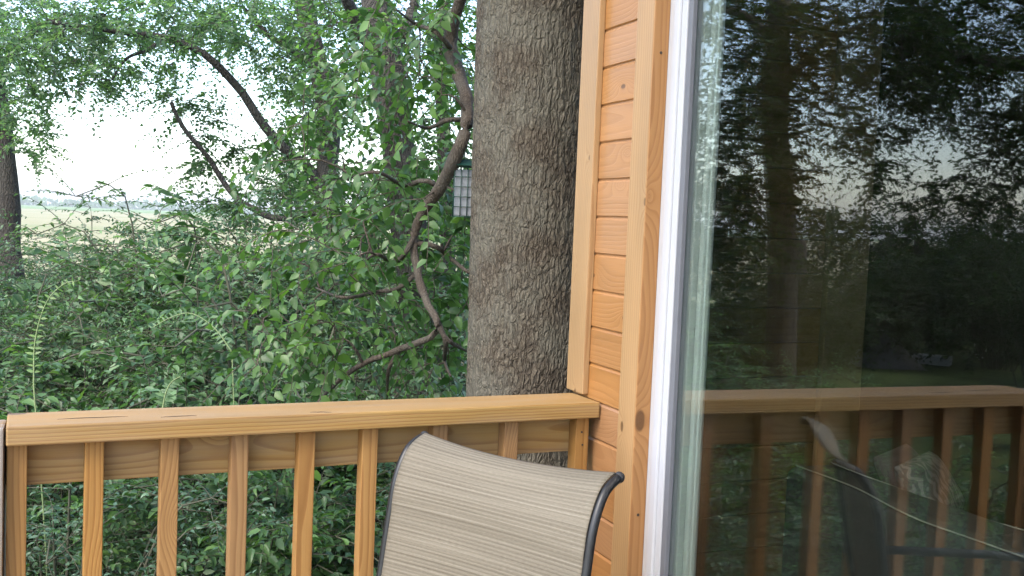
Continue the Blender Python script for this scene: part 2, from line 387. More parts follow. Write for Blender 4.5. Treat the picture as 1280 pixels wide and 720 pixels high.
def spray(origin, direction, length, nleaf, leaf, droop=.25, flat=.5, opposite=True):
    """one leafy twig: path + leaf arrays"""
    d = direction / (np.linalg.norm(direction) + 1e-9)
    t = np.linspace(0, 1, 5)[:, None]
    bend = np.array([0, 0, -1.0]) * droop * length + rng.normal(0, .12 * length, 3)
    path = origin + d * length * t + bend * t ** 2
    u = np.linspace(.12, 1, nleaf); 
    base = np.stack([np.interp(u, t[:, 0], path[:, k]) for k in range(3)], 1)
    tan = np.gradient(base, axis=0) if nleaf > 1 else d[None]
    tan /= np.linalg.norm(tan, axis=1)[:, None] + 1e-9
    up = np.array([0, 0, 1.0]) + rng.normal(0, flat * .5, 3)
    side = np.cross(tan, up); side /= np.linalg.norm(side, axis=1)[:, None] + 1e-9
    sg = np.where(np.arange(nleaf) % 2 == 0, 1., -1.)[:, None]
    D = tan * .55 + side * sg + rvec(nleaf, .25); D[:, 2] -= droop * .6
    N = np.cross(side, tan); N *= np.sign(N[:, 2:3] + 1e-6); N = N + rvec(nleaf, .38)
    L = leaf * rng.uniform(.6, 1.25, nleaf) * (1 - .25 * u)
    return path, base, D, N, L

class Foliage:
    def __init__(s): s.B = []; s.D = []; s.N = []; s.L = []
    def add(s, B, D, N, L): s.B.append(B); s.D.append(D); s.N.append(N); s.L.append(L)
    def arrays(s): return [np.concatenate(x) for x in (s.B, s.D, s.N, s.L)]
    def mesh(s, name, width=.55, rich=False):
        V, T = leaves_np(*s.arrays(), width, rich); return mesh_np(name, V, None, T)

def grow(skel, clusters, tubes, fol, leaf, nleaf=14, r_tip=.003, droop=.25, seg=5, twig=.38, sub=3, rmax=.03):
    """join every cluster point to the nearest point of the skeleton by a curved branch and dress it with leafy twigs.
    skel: list of (point, radius)"""
    P = [np.asarray(a, float) for a, _ in skel]; RR = [b for _, b in skel]
    C = np.asarray(clusters, float)
    base = np.array(P); d0 = np.array([np.min(((base - c) ** 2).sum(1)) for c in C])
    for ci in np.argsort(d0):
        c = C[ci]; A = np.array(P); dd = ((A - c) ** 2).sum(1) + .15 * np.maximum(0, A[:, 2] - c[2]) ** 2
        k = int(np.argmin(dd)); a = A[k]; v = c - a; L = np.linalg.norm(v)
        if L > .08:
            n = 5; t = np.linspace(0, 1, n)[:, None]
            path = a + v * t + np.array([0, 0, 1.0]) * (.16 * L) * np.sin(math.pi * t) + rng.normal(0, .05 * L, 3) * np.sin(math.pi * t)
            r0 = min(RR[k] * .75, rmax, .005 + .012 * L); tubes.add(path, np.linspace(r0, r_tip, n), seg, False)
            for q in range(1, n): P.append(path[q]); RR.append(r0 + (r_tip - r0) * q / (n - 1))
        out = v / (L + 1e-6)
        for q in range(sub):
            d = out * .5 + rng.normal(0, .6, 3); d[2] *= .6
            ln = twig * rng.uniform(.6, 1.2)
            p, B, D, N, LL = spray(c, d, ln, nleaf, leaf, droop)
            tubes.add(p, np.linspace(r_tip, r_tip * .4, len(p)), 3, False); fol.add(B, D, N, LL)

def blob(n, cx, cy, rx, ry, depth, dd):
    """points in an ellipse around a photo pixel, spread over a range of distance"""
    a = rng.uniform(0, 2 * math.pi, n); r = np.sqrt(rng.uniform(0, 1, n))
    return np.array([at(cx + rx * r[i] * math.cos(a[i]), cy + ry * r[i] * math.sin(a[i]), depth + rng.uniform(-dd, dd)) for i in range(n)])

# ------------------------------------------------------------------ setting
GZ = -.9
def sheet(name, x0, x1, y0, y1, z, mat, n=1):
    me = mesh_np(name, [(x0, y0, z), (x1, y0, z), (x1, y1, z), (x0, y1, z)], [(0, 1, 2, 3)])
    return tag(link(name, me, mat), kind='structure')
sheet('ground', -3000, 3000, -3000, 3000, GZ, 'ground')
sheet('stubble_field', -900, 900, 26, 420, GZ + .006, 'field')
sheet('green_field', -1500, 1500, 420, 900, GZ + .012, 'crop')

# ------------------------------------------------------------------ deck
deck = empty('deck', (0, 0, 0), 'wooden deck floor of narrow boards in front of the cabin', 'deck')
bw = .138
y = -4.6; k = 0
while y < .12:
    board('deck_board', (-3.2, y, -.028), (-.006, y + bw, 0), 'x', 'deck', deck, .004); y += bw + .005
for yy_ in (-4.6, .10): board('rim_joist', (-3.2, yy_, -.23), (-.006, yy_ + .038, -.030), 'x', 'deck', deck)
for xx in (-3.19, -1.6, -.1):
    board('joist', (xx, -4.56, -.23), (xx + .038, .098, -.032), 'y', 'deck', deck)
for xx in (-3.1, -1.75):
    for yv in (-4.4, -.02): board('support_post', (xx, yv, GZ), (xx + .089, yv + .089, -.235), 'z', 'post', deck)

# ------------------------------------------------------------------ railing
DEL = .048
rail = empty('deck_railing', (0, 0, 0), 'yellow pine deck railing with square balusters running to the cabin corner', 'railing', rz=DEL)
cap = board('cap_rail', (-1.279, 0, .962), (-.004, .139, 1.0), 'x', 'rail', rail, .0035)
board('apron_rail', (-1.279, .0575, .872), (-.012, .0945, .961), 'x', 'rail', rail, .003)
board('bottom_rail', (-1.279, .0575, .075), (-.012, .0945, .164), 'x', 'rail', rail, .003)
for xl in (-1.2775, -1.141, -1.0, -.8615, -.7215, -.5825, -.4185, -.243, -.0555):
    b_ = board('baluster', (xl, .020, .05), (xl + .035, .0565, .9605), 'z', 'baluster', rail, .002)
nm = bmesh.new(); bmesh.ops.create_cone(nm, cap_ends=True, segments=8, radius1=.0028, radius2=.0022, depth=.002)
nme = bpy.data.meshes.new('nail'); nm.to_mesh(nme); nm.free(); nme.materials.append(M['nail'])
for xl in (-.0555,):
    for dz in (.93, .90): link('nail_head', nme, None, rail, (xl + .0175 + random.uniform(-.005, .005), .0195, dz + random.uniform(-.006, .006)), (R(90), 0, 0))
post = tag(board('railing_post', (-1.3725, -.062, -.02), (-1.2815, .030, .997), 'z', 'post', None, .004), 'weathered grey square post closing the end of the railing', 'post')
post.rotation_euler = (0, R(-90), 0)
# checks (drying cracks) in the cap top
for (x0, y0_, x1) in ((-1.19, .052, -1.06), (-1.0, .034, -.93), (-.70, .02, -.655)):
    ck = Tubes(); xs = np.linspace(x0, x1, 9); ck.add(np.stack([xs, y0_ + np.cumsum(rng.normal(0, .0016, 9)), np.full(9, 1.0002)], 1), .0011 * np.sin(np.linspace(.3, 2.9, 9)), 5); link('drying_crack', ck.mesh(), 'nail', rail)

# ------------------------------------------------------------------ cabin
cab = empty('cabin', (0, .165, 0), 'wooden cabin with orange horizontal tongue and groove siding and pale corner boards', 'cabin')
OFF = np.array([0, .165, 0.])
def cb(name, lo, hi, axis, mat, bev=.003, parent=None):
    o = board(name, np.array(lo) - OFF, np.array(hi) - OFF, axis, mat, parent or cab, bev); return o
PITCHZ = .0892
def siding_mesh(ln):
    """tongue and groove board, grain along local x, face toward -y, chamfered lip at top and bottom edges"""
    h = PITCHZ; prof = [(.0, -h / 2 + .003), (.0, h / 2 - .0075), (.0042, h / 2 - .003), (.0042, h / 2), (.018, h / 2), (.018, -h / 2), (.0030, -h / 2)]
    n = len(prof); V = [(x, p[0], p[1]) for x in (-ln / 2, ln / 2) for p in prof]
    bm = bmesh.new(); vs_ = [bm.verts.new(v) for v in V]
    for i in range(n): bm.faces.new((vs_[i], vs_[(i + 1) % n], vs_[n + (i + 1) % n], vs_[n + i]))
    bm.faces.new(vs_[:n][::-1]); bm.faces.new(vs_[n:]); bmesh.ops.recalc_face_normals(bm, faces=bm.faces)
    me = bpy.data.meshes.new('plank'); bm.to_mesh(me); bm.free(); me.materials.append(M['siding']); return me
def planks(y0, y1, zlo, zhi):
    me = siding_mesh(y1 - y0)
    z = 1.888 - PITCHZ / 2
    while z > zlo: z -= PITCHZ
    while z < zlo: z += PITCHZ
    while z < zhi:
        o = link('plank', me, None, cab, np.array((0, (y0 + y1) / 2, z)) - OFF, (0, 0, R(-90))); z += PITCHZ
planks(-.130, .160, -.15, 3.58)
planks(-2.75, -.132, 3.02, 3.58)
planks(-4.4, -2.755, -.15, 3.58)
# backing wall behind boards (hollow where the door is)
cb('wall_core', (.019, -.175, -.25), (.105, .160, 3.6), 'z', 'darkroom', 0)
cb('wall_core', (.019, -4.4, -.25), (.105, -2.70, 3.6), 'z', 'darkroom', 0)
cb('wall_core', (.019, -2.70, 3.02), (.105, -.175, 3.6), 'y', 'darkroom', 0)
# corner board and door casing
cb('corner_board', (-.0165, .0735, 1.0065), (-.0002, .1655, 3.6), 'z', 'trim', .0025)
cb('door_casing', (-.0165, -.190, .002), (-.0005, -.1135, 3.10), 'z', 'trim', .003)
cb('door_casing', (-.0165, -2.84, .002), (-.0005, -2.75, 3.10), 'z', 'trim', .003)
cb('door_casing', (-.0165, -2.75, 3.01), (-.0005, -.1905, 3.10), 'y', 'trim', .003)
cb('jamb_board', (-.0150, -.1915, .002), (.0225, -.1760, 3.0), 'z', 'trim2', .0015)
cb('jamb_board', (-.0150, -2.75, .002), (.0225, -2.735, 3.0), 'z', 'trim2', .0015)
# nail heads and plug on the casing
for (yy_, zz_) in ((-.181, 1.80), (-.182, .78)):
    o = link('nail_head', nme, None, cab, np.array((.004, -.1918, zz_)) - OFF, (R(90), 0, 0)); o.scale = (1.3, 1.3, 1)
# patio door
door = empty('patio_door', np.array((.05, -.19, 0)) - OFF); door.parent = cab
DO = OFF + (np.array((.05, -.19, 0)) - OFF)
def db(name, lo, hi, axis, mat, bev=.002):
    return board(name, np.array(lo) - np.array((.05, -.19, 0)), np.array(hi) - np.array((.05, -.19, 0)), axis, mat, door, bev)
db('frame_jamb', (.0228, -.2150, .012), (.060, -.1765, 2.98), 'z', 'vinyl', .002)
db('frame_jamb', (.0165, -.2400, .012), (.060, -.2153, 2.98), 'z', 'vinyl', .004)
db('frame_jamb', (.0228, -.2610, .012), (.060, -.2403, 2.98), 'z', 'vinyl', .002)
db('gasket', (.0255, -.2790, .012), (.0375, -.2613, 2.98), 'z', 'gasket', .002)
db('inner_jamb', (.0605, -.2700, .012), (.0780, -.1765, 2.98), 'z', 'vinyl', .003)
db('inner_jamb', (.0783, -.2830, .012), (.1040, -.1765, 2.98), 'z', 'vinyl', .003)
db('inner_jamb', (.0855, -.2900, .012), (.0955, -.2832, 2.98), 'z', 'vinyl', .002)
db('frame_head', (.0228, -2.73, 2.93), (.10, -.262, 2.99), 'y', 'vinyl')
db('frame_sill', (.0228, -2.73, .004), (.10, -.262, .05), 'y', 'vinyl')
db('frame_jamb', (.0228, -2.735, .012), (.10, -2.68, 2.98), 'z', 'vinyl')
db('meeting_stile', (.030, -1.62, .052), (.104, -1.545, 2.928), 'z', 'vinyl')
for (ya, yb) in ((-1.544, -.2615), (-2.678, -1.622)):
    db('glass_pane', (.0380, ya, .052), (.0420, yb, 2.928), 'z', 'glass', 0)
    db('glass_pane', (.0560, ya, .052), (.0600, yb, 2.928), 'z', 'glass2', 0)
# end wall, far walls, room
cb('end_wall', (.106, .03, -.25), (1.02, .150, 3.6), 'x', 'darkroom', 0)
cb('end_wall', (1.70, .03, -.25), (3.6, .150, 3.6), 'x', 'darkroom', 0)
cb('end_wall', (1.02, .03, 2.1), (1.70, .150, 3.6), 'x', 'darkroom', 0)
cb('end_wall', (1.02, .12, -.25), (1.70, .150, 2.1), 'x', 'darkroom', 0)
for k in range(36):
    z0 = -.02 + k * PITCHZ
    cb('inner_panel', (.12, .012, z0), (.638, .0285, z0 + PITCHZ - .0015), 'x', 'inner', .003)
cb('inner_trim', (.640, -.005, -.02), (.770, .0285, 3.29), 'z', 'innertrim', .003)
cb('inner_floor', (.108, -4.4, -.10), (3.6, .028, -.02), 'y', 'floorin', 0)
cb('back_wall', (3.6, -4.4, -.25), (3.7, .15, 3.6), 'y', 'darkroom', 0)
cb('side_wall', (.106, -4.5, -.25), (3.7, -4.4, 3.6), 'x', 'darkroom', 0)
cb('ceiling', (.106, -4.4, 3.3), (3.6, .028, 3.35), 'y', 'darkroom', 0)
cb('roof', (-.55, -4.7, 3.61), (3.95, .40, 3.73), 'y', 'roof', .01)  # unseen roof, eave lengthened to shade the wall below
cb('plinth', (.03, -4.4, GZ), (3.6, .14, -.252), 'y', 'concrete', 0)

# ------------------------------------------------------------------ chair
Apt = np.array([-.467, -.070]); Bpt = np.array([-.218, -.495])
wv_ = Bpt - Apt; W = float(np.linalg.norm(wv_)); wv_ /= W
cmid = (Apt + Bpt) / 2
# local frame: x = across (far -> near), y = back, z = up
chair = empty('sling_chair', (cmid[0], cmid[1], 0), 'beige striped sling patio chair with black tube frame against the railing', 'chair', rz=math.atan2(wv_[1], wv_[0]))
prof = [(.002, .950), (-.018, .944), (-.042, .931), (-.063, .903), (-.080, .862), (-.090, .81), (-.100, .755), (-.113, .68), (-.130, .60), (-.152, .52), (-.178, .455), (-.215, .415), (-.27, .395), (-.40, .400), (-.55, .415), (-.64, .418), (-.685, .405)]
P2 = smooth_path([(0, a, b) for a, b in prof], 90)
hw = W / 2
for s in (-1, 1):
    pts = P2.copy(); pts[:, 0] = s * hw
    tb = Tubes(); tb.add(pts, .0092, 14); link('side_rail', tb.mesh(), 'black', chair)
    # rounded end plug
    bm = bmesh.new(); bmesh.ops.create_uvsphere(bm, u_segments=14, v_segments=8, radius=.0110)
    me = bpy.data.meshes.new('plug'); bm.to_mesh(me); bm.free()
    for pl in me.polygons: pl.use_smooth = True
    link('end_plug', me, 'rubber', chair, (s * hw, .006, .951))
    # legs + arm
    x = s * (hw + .034)
    tb = Tubes(); tb.add(smooth_path([(x, -.64, .012), (x, -.635, .30), (x, -.62, .56), (x, -.58, .625), (x, -.50, .635), (x, -.20, .625), (s * (hw + .016), -.118, .622)], 40), .0115, 10); link('front_leg', tb.mesh(), 'black', chair)
    tb = Tubes(); tb.add(smooth_path([(x, -.03, .012), (x, -.09, .22), (s * (hw + .022), -.16, .44), (s * (hw + .016), -.185, .47)], 20), .0115, 10); link('rear_leg', tb.mesh(), 'black', chair)
    link('foot_cap', board_mesh(.03, .03, .014, .004), 'rubber', chair, (x, -.64, .0072)); link('foot_cap', board_mesh(.03, .03, .014, .004), 'rubber', chair, (x, -.03, .0072))
tb = Tubes(); tb.add([(-hw, -.58, .385), (hw, -.58, .385)], .010, 8); link('cross_bar', tb.mesh(), 'black', chair)
tb = Tubes(); tb.add([(-hw - .03, -.10, .25), (hw + .03, -.10, .25)], .010, 8); link('cross_bar', tb.mesh(), 'black', chair)
# sling
nu, nv = 40, 150
Pv = smooth_path([(0, a, b) for a, b in prof[:-1]], nv)
tv = np.gradient(Pv, axis=0); tv /= np.linalg.norm(tv, axis=1)[:, None]
nv_ = np.stack([np.zeros(nv), tv[:, 2], -tv[:, 1]], 1)        # pointing to the sitter (-y) side or away
nv_ *= np.where(nv_[:, 1:2] > 0, -1, 1) * 1.0
nv_[P2[:nv, 2].shape[0] if False else slice(0, 0)] *= 1
nv_ = np.stack([np.zeros(nv), tv[:, 2], -tv[:, 1]], 1)
ss = np.concatenate([[0], np.cumsum(np.linalg.norm(np.diff(Pv, axis=0), axis=1))])
V = []; UVs = []
for j in range(nv):
    for i in range(nu + 1):
        u = i / nu * 2 - 1
        sag = -.020 * (1 - u * u) * min(1, .35 + ss[j] / .12)
        hem = .0025 * (1 / (1 + math.exp(-(ss[j] - .152 - .006 * math.sin(u * 4)) / .0025)))     # headrest pocket seam
        rip = .0012 * math.sin(ss[j] * 62 + u * 1.2) * (1 - u * u) + .0022 * math.exp(-((ss[j] - .165) / .012) ** 2)
        # n points away from the sitter for positive values of nv_ (back side); sag goes backward
        nn = nv_[j] * (1 if nv_[j][1] < 0 else 1)
        q = Pv[j] + np.array([(u * hw + (.0095 if u < 0 else -.005) * abs(u)), 0, 0]) + nv_[j] * (-(sag) * -1) + nv_[j] * (.010 - hem + rip) * 1
        dz = -.010 * (1 - u * u) * math.exp(-ss[j] / .03) 
        q = q + np.array([0, 0, dz]); V.append(q); UVs.append((u * hw + .3, ss[j]))
Q = [(j * (nu + 1) + i, j * (nu + 1) + i + 1, (j + 1) * (nu + 1) + i + 1, (j + 1) * (nu + 1) + i) for j in range(nv - 1) for i in range(nu)]
me = mesh_np('sling', V, Q, None, True)
uvl = me.uv_layers.new(name='UVMap'); vi = np.zeros(len(me.loops), np.int32); me.loops.foreach_get('vertex_index', vi)
uvl.data.foreach_set('uv', np.array(UVs, np.float32)[vi].ravel())
sl_o = link('sling_seat', me, 'sling', chair)
sm = sl_o.modifiers.new('thick', 'SOLIDIFY'); sm.thickness = .003; sm.offset = 0

# ------------------------------------------------------------------ main trunk beside the deck
def vnoise(P, seed=0):
    P = np.asarray(P, float); I = np.floor(P).astype(np.int64); Fr = P - I; Fr = Fr * Fr * (3 - 2 * Fr); out = 0
    for dx in (0, 1):
        for dy in (0, 1):
            for dz in (0, 1):
                h = (I[..., 0] + dx) * 374761393 + (I[..., 1] + dy) * 668265263 + (I[..., 2] + dz) * 2147483647 + seed * 1013904223
                h = (h ^ (h >> 13)) * 1274126177; h = (h ^ (h >> 16)) & 0xffff
                wgt = (Fr[..., 0] if dx else 1 - Fr[..., 0]) * (Fr[..., 1] if dy else 1 - Fr[..., 1]) * (Fr[..., 2] if dz else 1 - Fr[..., 2])
                out = out + wgt * h / 65535.
    return out
TD = 3.45
tc_ = at(668, 250, TD); tr_r = 78 * TD / F
print('trunk', tc_, tr_r)
tree = empty('trunk_tree', (tc_[0], tc_[1], GZ), 'thick grey brown furrowed tree trunk standing right behind the railing at the cabin corner', 'tree')
TO = np.array([tc_[0], tc_[1], GZ])
nA, nZ = 300, 620
za = np.linspace(-.05, 4.7, nZ)
th = np.arange(nA) * 2 * math.pi / nA
TH, ZZ = np.meshgrid(th, za)
rad = tr_r * (1.03 - .022 * ZZ + .30 * np.exp(-ZZ / .35) * (1 + .4 * np.cos(TH * 5 + .6)))
cxn, syn = np.cos(TH), np.sin(TH)
lx = -.017 * (ZZ - 2.3); 
base3 = np.stack([cxn * tr_r, syn * tr_r, ZZ], -1)
wob = vnoise(base3 * np.array([9, 9, 1.6]), 1) - .5
warp = np.stack([vnoise(base3 * 16, 5), vnoise(base3 * 16, 6), vnoise(base3 * 16, 7)], -1) - .5
q3 = (base3 + warp * np.array([.024, .024, .13])) * np.array([88, 88, 19])
fur = np.abs(vnoise(q3, 2) - .5) * 2; fur2 = np.abs(vnoise(q3 * 1.9 + 9, 3) - .5) * 2
fine = vnoise(base3 * np.array([180, 180, 90]), 4)
rad = rad + wob * .009 + (np.minimum(fur, .45) * .009 + np.minimum(fur2, .5) * .005) * (.45 + .9 * vnoise(base3 * np.array([7, 7, 2.5]), 11)) + fine * .0022
V = np.stack([cxn * rad + lx, syn * rad, ZZ], -1).reshape(-1, 3)
i = np.arange(nZ - 1)[:, None] * nA; j = np.arange(nA)[None]; j2 = (j + 1) % nA
Q = np.stack([i + j, i + j2, i + nA + j2, i + nA + j], -1).reshape(-1, 4)
link('trunk', mesh_np('trunk', V, Q, None, True), 'bark', tree)

# crooked low limb of the same tree, hanging beside the trunk
DL = 3.75
lp = [(640, -190), (612, -90), (583, -20), (567, 28), (563, 60), (574, 95), (583, 125), (582, 160), (570, 195), (550, 235), (527, 268), (517, 300), (522, 340), (532, 375), (547, 407), (534, 424), (500, 437), (455, 455), (424, 476), (398, 502)]
lw = [26, 24, 22, 20, 18, 20, 22, 18, 18, 19, 19, 14, 12, 12, 11, 9, 9, 8, 7, 4]
ldep = [3.45, 3.6] + [DL + .12 * math.sin(k * .9) - .012 * k for k in range(18)]
lpts = np.array([at(x, y, d) for (x, y), d in zip(lp, ldep)]) - TO
lr = np.interp(np.linspace(0, 1, 110), np.linspace(0, 1, len(lw)), np.array(lw) * .84 / 2 * DL / F)
sp_ = smooth_path(lpts, 110); sp_ += (vnoise(sp_ * 22, 8)[:, None] - .5) * .008
tb = Tubes(); tb.add(sp_, lr * (.9 + .25 * vnoise(sp_ * 40, 9)), 14)
skel = [(sp_[k], lr[k]) for k in range(20, 110, 2)]
subs = [[(524, 305), (545, 308), (562, 322), (585, 340), (600, 346)], [(517, 296), (503, 322), (488, 326), (470, 318), (452, 330)], [(547, 408), (562, 427), (585, 440)], [(549, 405), (557, 428), (556, 452), (563, 470)], [(500, 437), (486, 462), (484, 496)], [(563, 60), (545, 40), (520, 30), (495, 12)], [(582, 150), (560, 150), (535, 160), (510, 152)], [(550, 235), (530, 225), (505, 232), (470, 215), (430, 225)], [(522, 340), (500, 360), (470, 365), (430, 372), (395, 360)]]
for s_ in subs:
    pp = smooth_path(np.array([at(x, y, DL + .05 * k * (-1) ** k) for k, (x, y) in enumerate(s_)]) - TO, 16)
    tb.add(pp, np.linspace(.010, .0035, 16), 8); skel += [(q, .006) for q in pp[2:]]
fol = Foliage()
cl = np.concatenate([blob(26, 500, 60, 95, 80, 4.0, .5), blob(20, 450, 200, 110, 80, 4.0, .5), blob(30, 440, 350, 110, 90, 3.9, .45), blob(18, 555, 300, 40, 120, 3.95, .35), blob(14, 370, 420, 80, 60, 3.7, .3), blob(16, 540, 420, 50, 60, 4.0, .3)]) - TO
tw = Tubes(); grow(skel, cl, tw, fol, .056, nleaf=12, r_tip=.0022, droop=.7, twig=.30, sub=2, rmax=.008)
link('limb', tb.mesh(), 'bark_limb', tree); link('twig_tangle', tw.mesh(), 'bark_limb', tree)
B, D, N, L = fol.arrays()
# large leaves: the nearest 280 as parts of their own, the rest as one part
sc_ = np.linalg.norm(B + TO - CAM, axis=1); order = np.argsort(sc_)
near = order[:280]; rest = order[280:]
Vr, Tr = leaves_np(B[rest], D[rest], N[rest], L[rest], .62, True)
tag(link('leaf_mass', mesh_np('leaf_mass', Vr, None, Tr), 'leaf_tree', tree), kind='stuff')
lv, lt = leaves_np(np.zeros((1, 3)), np.array([[1., 0, 0]]), np.array([[0, 0, 1.]]), np.array([1.]), .62, True)
leaf_me = mesh_np('leaf', lv, None, lt, True); leaf_me.materials.append(M['leaf_tree'])
lv2, lt2 = leaves_np(np.zeros((1, 3)), np.array([[1., 0, 0]]), np.array([[0, 0, 1.]]), np.array([1.]), .38, True)
leaf_slim = mesh_np('leaflet', lv2, None, lt2, True); leaf_slim.materials.append(M['leaf_vivid'])
leaf_slim2 = leaf_slim.copy(); leaf_slim2.materials.clear(); leaf_slim2.materials.append(M['leaf_shrub'])
leaf_me2 = leaf_me.copy(); leaf_me2.materials.clear(); leaf_me2.materials.append(M['leaf_vivid'])
def place_leaf(b, d, n, l, parent, mesh):
    d = Vector(d).normalized(); s = Vector(n).cross(d).normalized(); n = d.cross(s)
    o = bpy.data.objects.new('leaf', mesh); col.objects.link(o); o.parent = parent
    mm = Matrix.Identity(4)
    for k in range(3): mm[k][0], mm[k][1], mm[k][2], mm[k][3] = d[k] * l, s[k] * l, n[k] * l, b[k]
    o.matrix_basis = mm
for k in near: place_leaf(B[k], D[k], N[k], L[k], tree, leaf_me2 if rng.random() < .3 else leaf_me)
# high unseen crown, shifted over the deck and thickened to shade it
tb = Tubes(); fol = Foliage(); skel = []
top = np.array([.02, 0, 4.65])
for a in range(9):
    ang = a * .7 + rng.uniform(-.2, .2); rr_ = rng.uniform(1.6, 3.4); e = np.array([math.cos(ang) * rr_, math.sin(ang) * rr_, 4.65 + rng.uniform(.8, 3.2)])
    pp = smooth_path([top - (0, 0, .25 * a / 9 + .1), top * .4 + e * .5 + np.array([0, 0, .6]), e], 14); tb.add(pp, np.linspace(.085, .02, 14), 8); skel += [(q, .03) for q in pp[3:]]
cl = []
while len(cl) < 420:
    q = rng.uniform(-1, 1, 3)
    if np.linalg.norm(q) < 1: cl.append(q * np.array([4.2, 4.2, 1.8]) + np.array([-.9, -1.6, 7.0]))
grow(skel, cl, tb, fol, .11, nleaf=9, droop=.4, twig=.5, sub=3)
link('crown_branches', tb.mesh(), 'bark_far', tree); link('crown', fol.mesh('crown', .6), 'leaf_tree', tree)

# ------------------------------------------------------------------ suet feeder
fd = 3.62
fc = at(579.5, 240, fd); sc = fd / F
feeder = empty('suet_feeder', (fc[0], fc[1], fc[2] - 31 * sc), 'green wire suet cage feeder hanging at the left side of the thick trunk', 'bird feeder', rz=-YAW + .12)
fw_, fh_, ft_ = 12.5 * sc, 62 * sc, .045
tb = Tubes()
for zz_ in np.linspace(0, fh_, 6):
    for s in (-1, 1): tb.add([(-fw_, s * ft_ / 2, zz_), (fw_, s * ft_ / 2, zz_)], .0016, 6)
    for s in (-1, 1): tb.add([(s * fw_, -ft_ / 2, zz_), (s * fw_, ft_ / 2, zz_)], .0016, 6)
for xx in np.linspace(-fw_, fw_, 4):
    for s in (-1, 1): tb.add([(xx, s * ft_ / 2, 0), (xx, s * ft_ / 2, fh_)], .0016, 6)
link('cage', tb.mesh(), 'greenwire', feeder)
link('suet_cake', board_mesh(fw_ * 1.85, ft_ * .75, fh_ * .93, .004), 'suet', feeder, (0, 0, fh_ * .48))
bm = bmesh.new()
bmesh.ops.create_cube(bm, size=1)
for v in bm.verts:
    top_ = v.co.z > 0; v.co = Vector((v.co.x * 2 * (fw_ + .012) * (.35 if top_ else 1), v.co.y * (ft_ + .03) * (.35 if top_ else 1), fh_ + .004 + (.022 if top_ else 0)))
me = bpy.data.meshes.new('lid'); bm.to_mesh(me); bm.free(); link('roof_lid', me, 'greenwire', feeder)
tb = Tubes(); tb.add(smooth_path([(0, 0, fh_ + .02), (0, 0, fh_ + .10), (.02, -.01, fh_ + .13), (.09, -.02, fh_ + .135)], 14), .0018, 6); link('hanger', tb.mesh(), 'greenwire', feeder)

# ------------------------------------------------------------------ trees beyond the thicket (direct view)
def ground_foot(p):
    return np.array([p[0], p[1], GZ])
def px_tree(name, label, trunk_px, widths, depth, limbs, clusters, leaf, leafmat, barkmat='bark_far', nleaf=12, twig=.4, sub=3, group=None, droop=.3, width=.55):
    pts = [at(x, y, depth) for x, y in trunk_px]
    foot = ground_foot(pts[-1]); root = empty(name, foot, label, 'tree', group)
    pts = np.array(pts[::-1]); pts = np.concatenate([[foot], pts]) - foot
    ws = np.array([widths[-1] * 1.25] + list(widths[::-1])) / 2 * depth / F
    n = 40; sp = smooth_path(pts, n); t0 = np.concatenate([[0], np.cumsum(np.linalg.norm(np.diff(pts, axis=0), axis=1))]); tt = np.linspace(0, t0[-1], n)
    rr_ = np.interp(tt, t0, ws)
    tr = Tubes(); tr.add(sp, rr_ * (1 + .2 * (vnoise(sp * 5, 3) - .5)), 14); link('trunk', tr.mesh(), barkmat, root)
    skel = [(sp[k], rr_[k]) for k in range(12, n)]
    lt_ = Tubes()
    for lm in limbs:
        dep0, dep1, w0, w1, px = lm
        q = np.array([at(x, y, dep0 + (dep1 - dep0) * k / (len(px) - 1)) for k, (x, y) in enumerate(px)]) - foot
        q = smooth_path(q, 26); r_ = np.linspace(w0, w1, 26) / 2 * depth / F; lt_.add(q + (vnoise(q * 3, 4)[:, None] - .5) * .06, r_, 9); skel += [(q[k], r_[k]) for k in range(2, 26)]
    fo = Foliage(); grow(skel, np.concatenate(clusters) - foot, lt_, fo, leaf, nleaf=nleaf, twig=twig, sub=sub, droop=droop)
    link('branches', lt_.mesh(), barkmat, root)
    link('crown', fo.mesh('crown', width), leafmat, root); return root

px_tree('arching_tree', 'slim tree with a long arched limb reaching over the open field', [(372, -60), (384, 25), (398, 85), (411, 150), (407, 250), (410, 330)], [22, 25, 27, 28, 27, 30], 11.0,
        [(11, 10.2, 14, 5, [(405, 248), (388, 212), (350, 178), (322, 142), (298, 108), (268, 78), (228, 55), (190, 44), (120, 37), (60, 25)]),
         (11, 10.6, 13, 4, [(408, 92), (378, 72), (350, 52), (332, 40), (300, 8)]),
         (10.4, 10.2, 6, 2, [(205, 48), (185, 62), (160, 72), (140, 100)]),
         (11, 10.8, 9, 5, [(400, 262), (345, 272), (318, 262), (282, 232), (258, 195), (222, 150), (212, 130)])],
        [blob(64, 210, 16, 190, 38, 10.9, 1.3), blob(62, 330, 28, 130, 54, 11.5, 1.4), blob(46, 90, 62, 110, 50, 10.6, 1.1), blob(11, 170, 90, 100, 22, 11.4, .8), blob(9, 40, 125, 60, 34, 10.6, .6),
         blob(22, 392, 120, 46, 56, 12, .8), blob(24, 375, 200, 44, 34, 11.8, .7), blob(11, 266, 190, 30, 42, 11.3, .3), blob(7, 235, 128, 40, 16, 11.2, .4), blob(22, 335, 252, 70, 24, 11.4, .6)],
        .070, 'leaf_far', nleaf=15, twig=.46, sub=6)
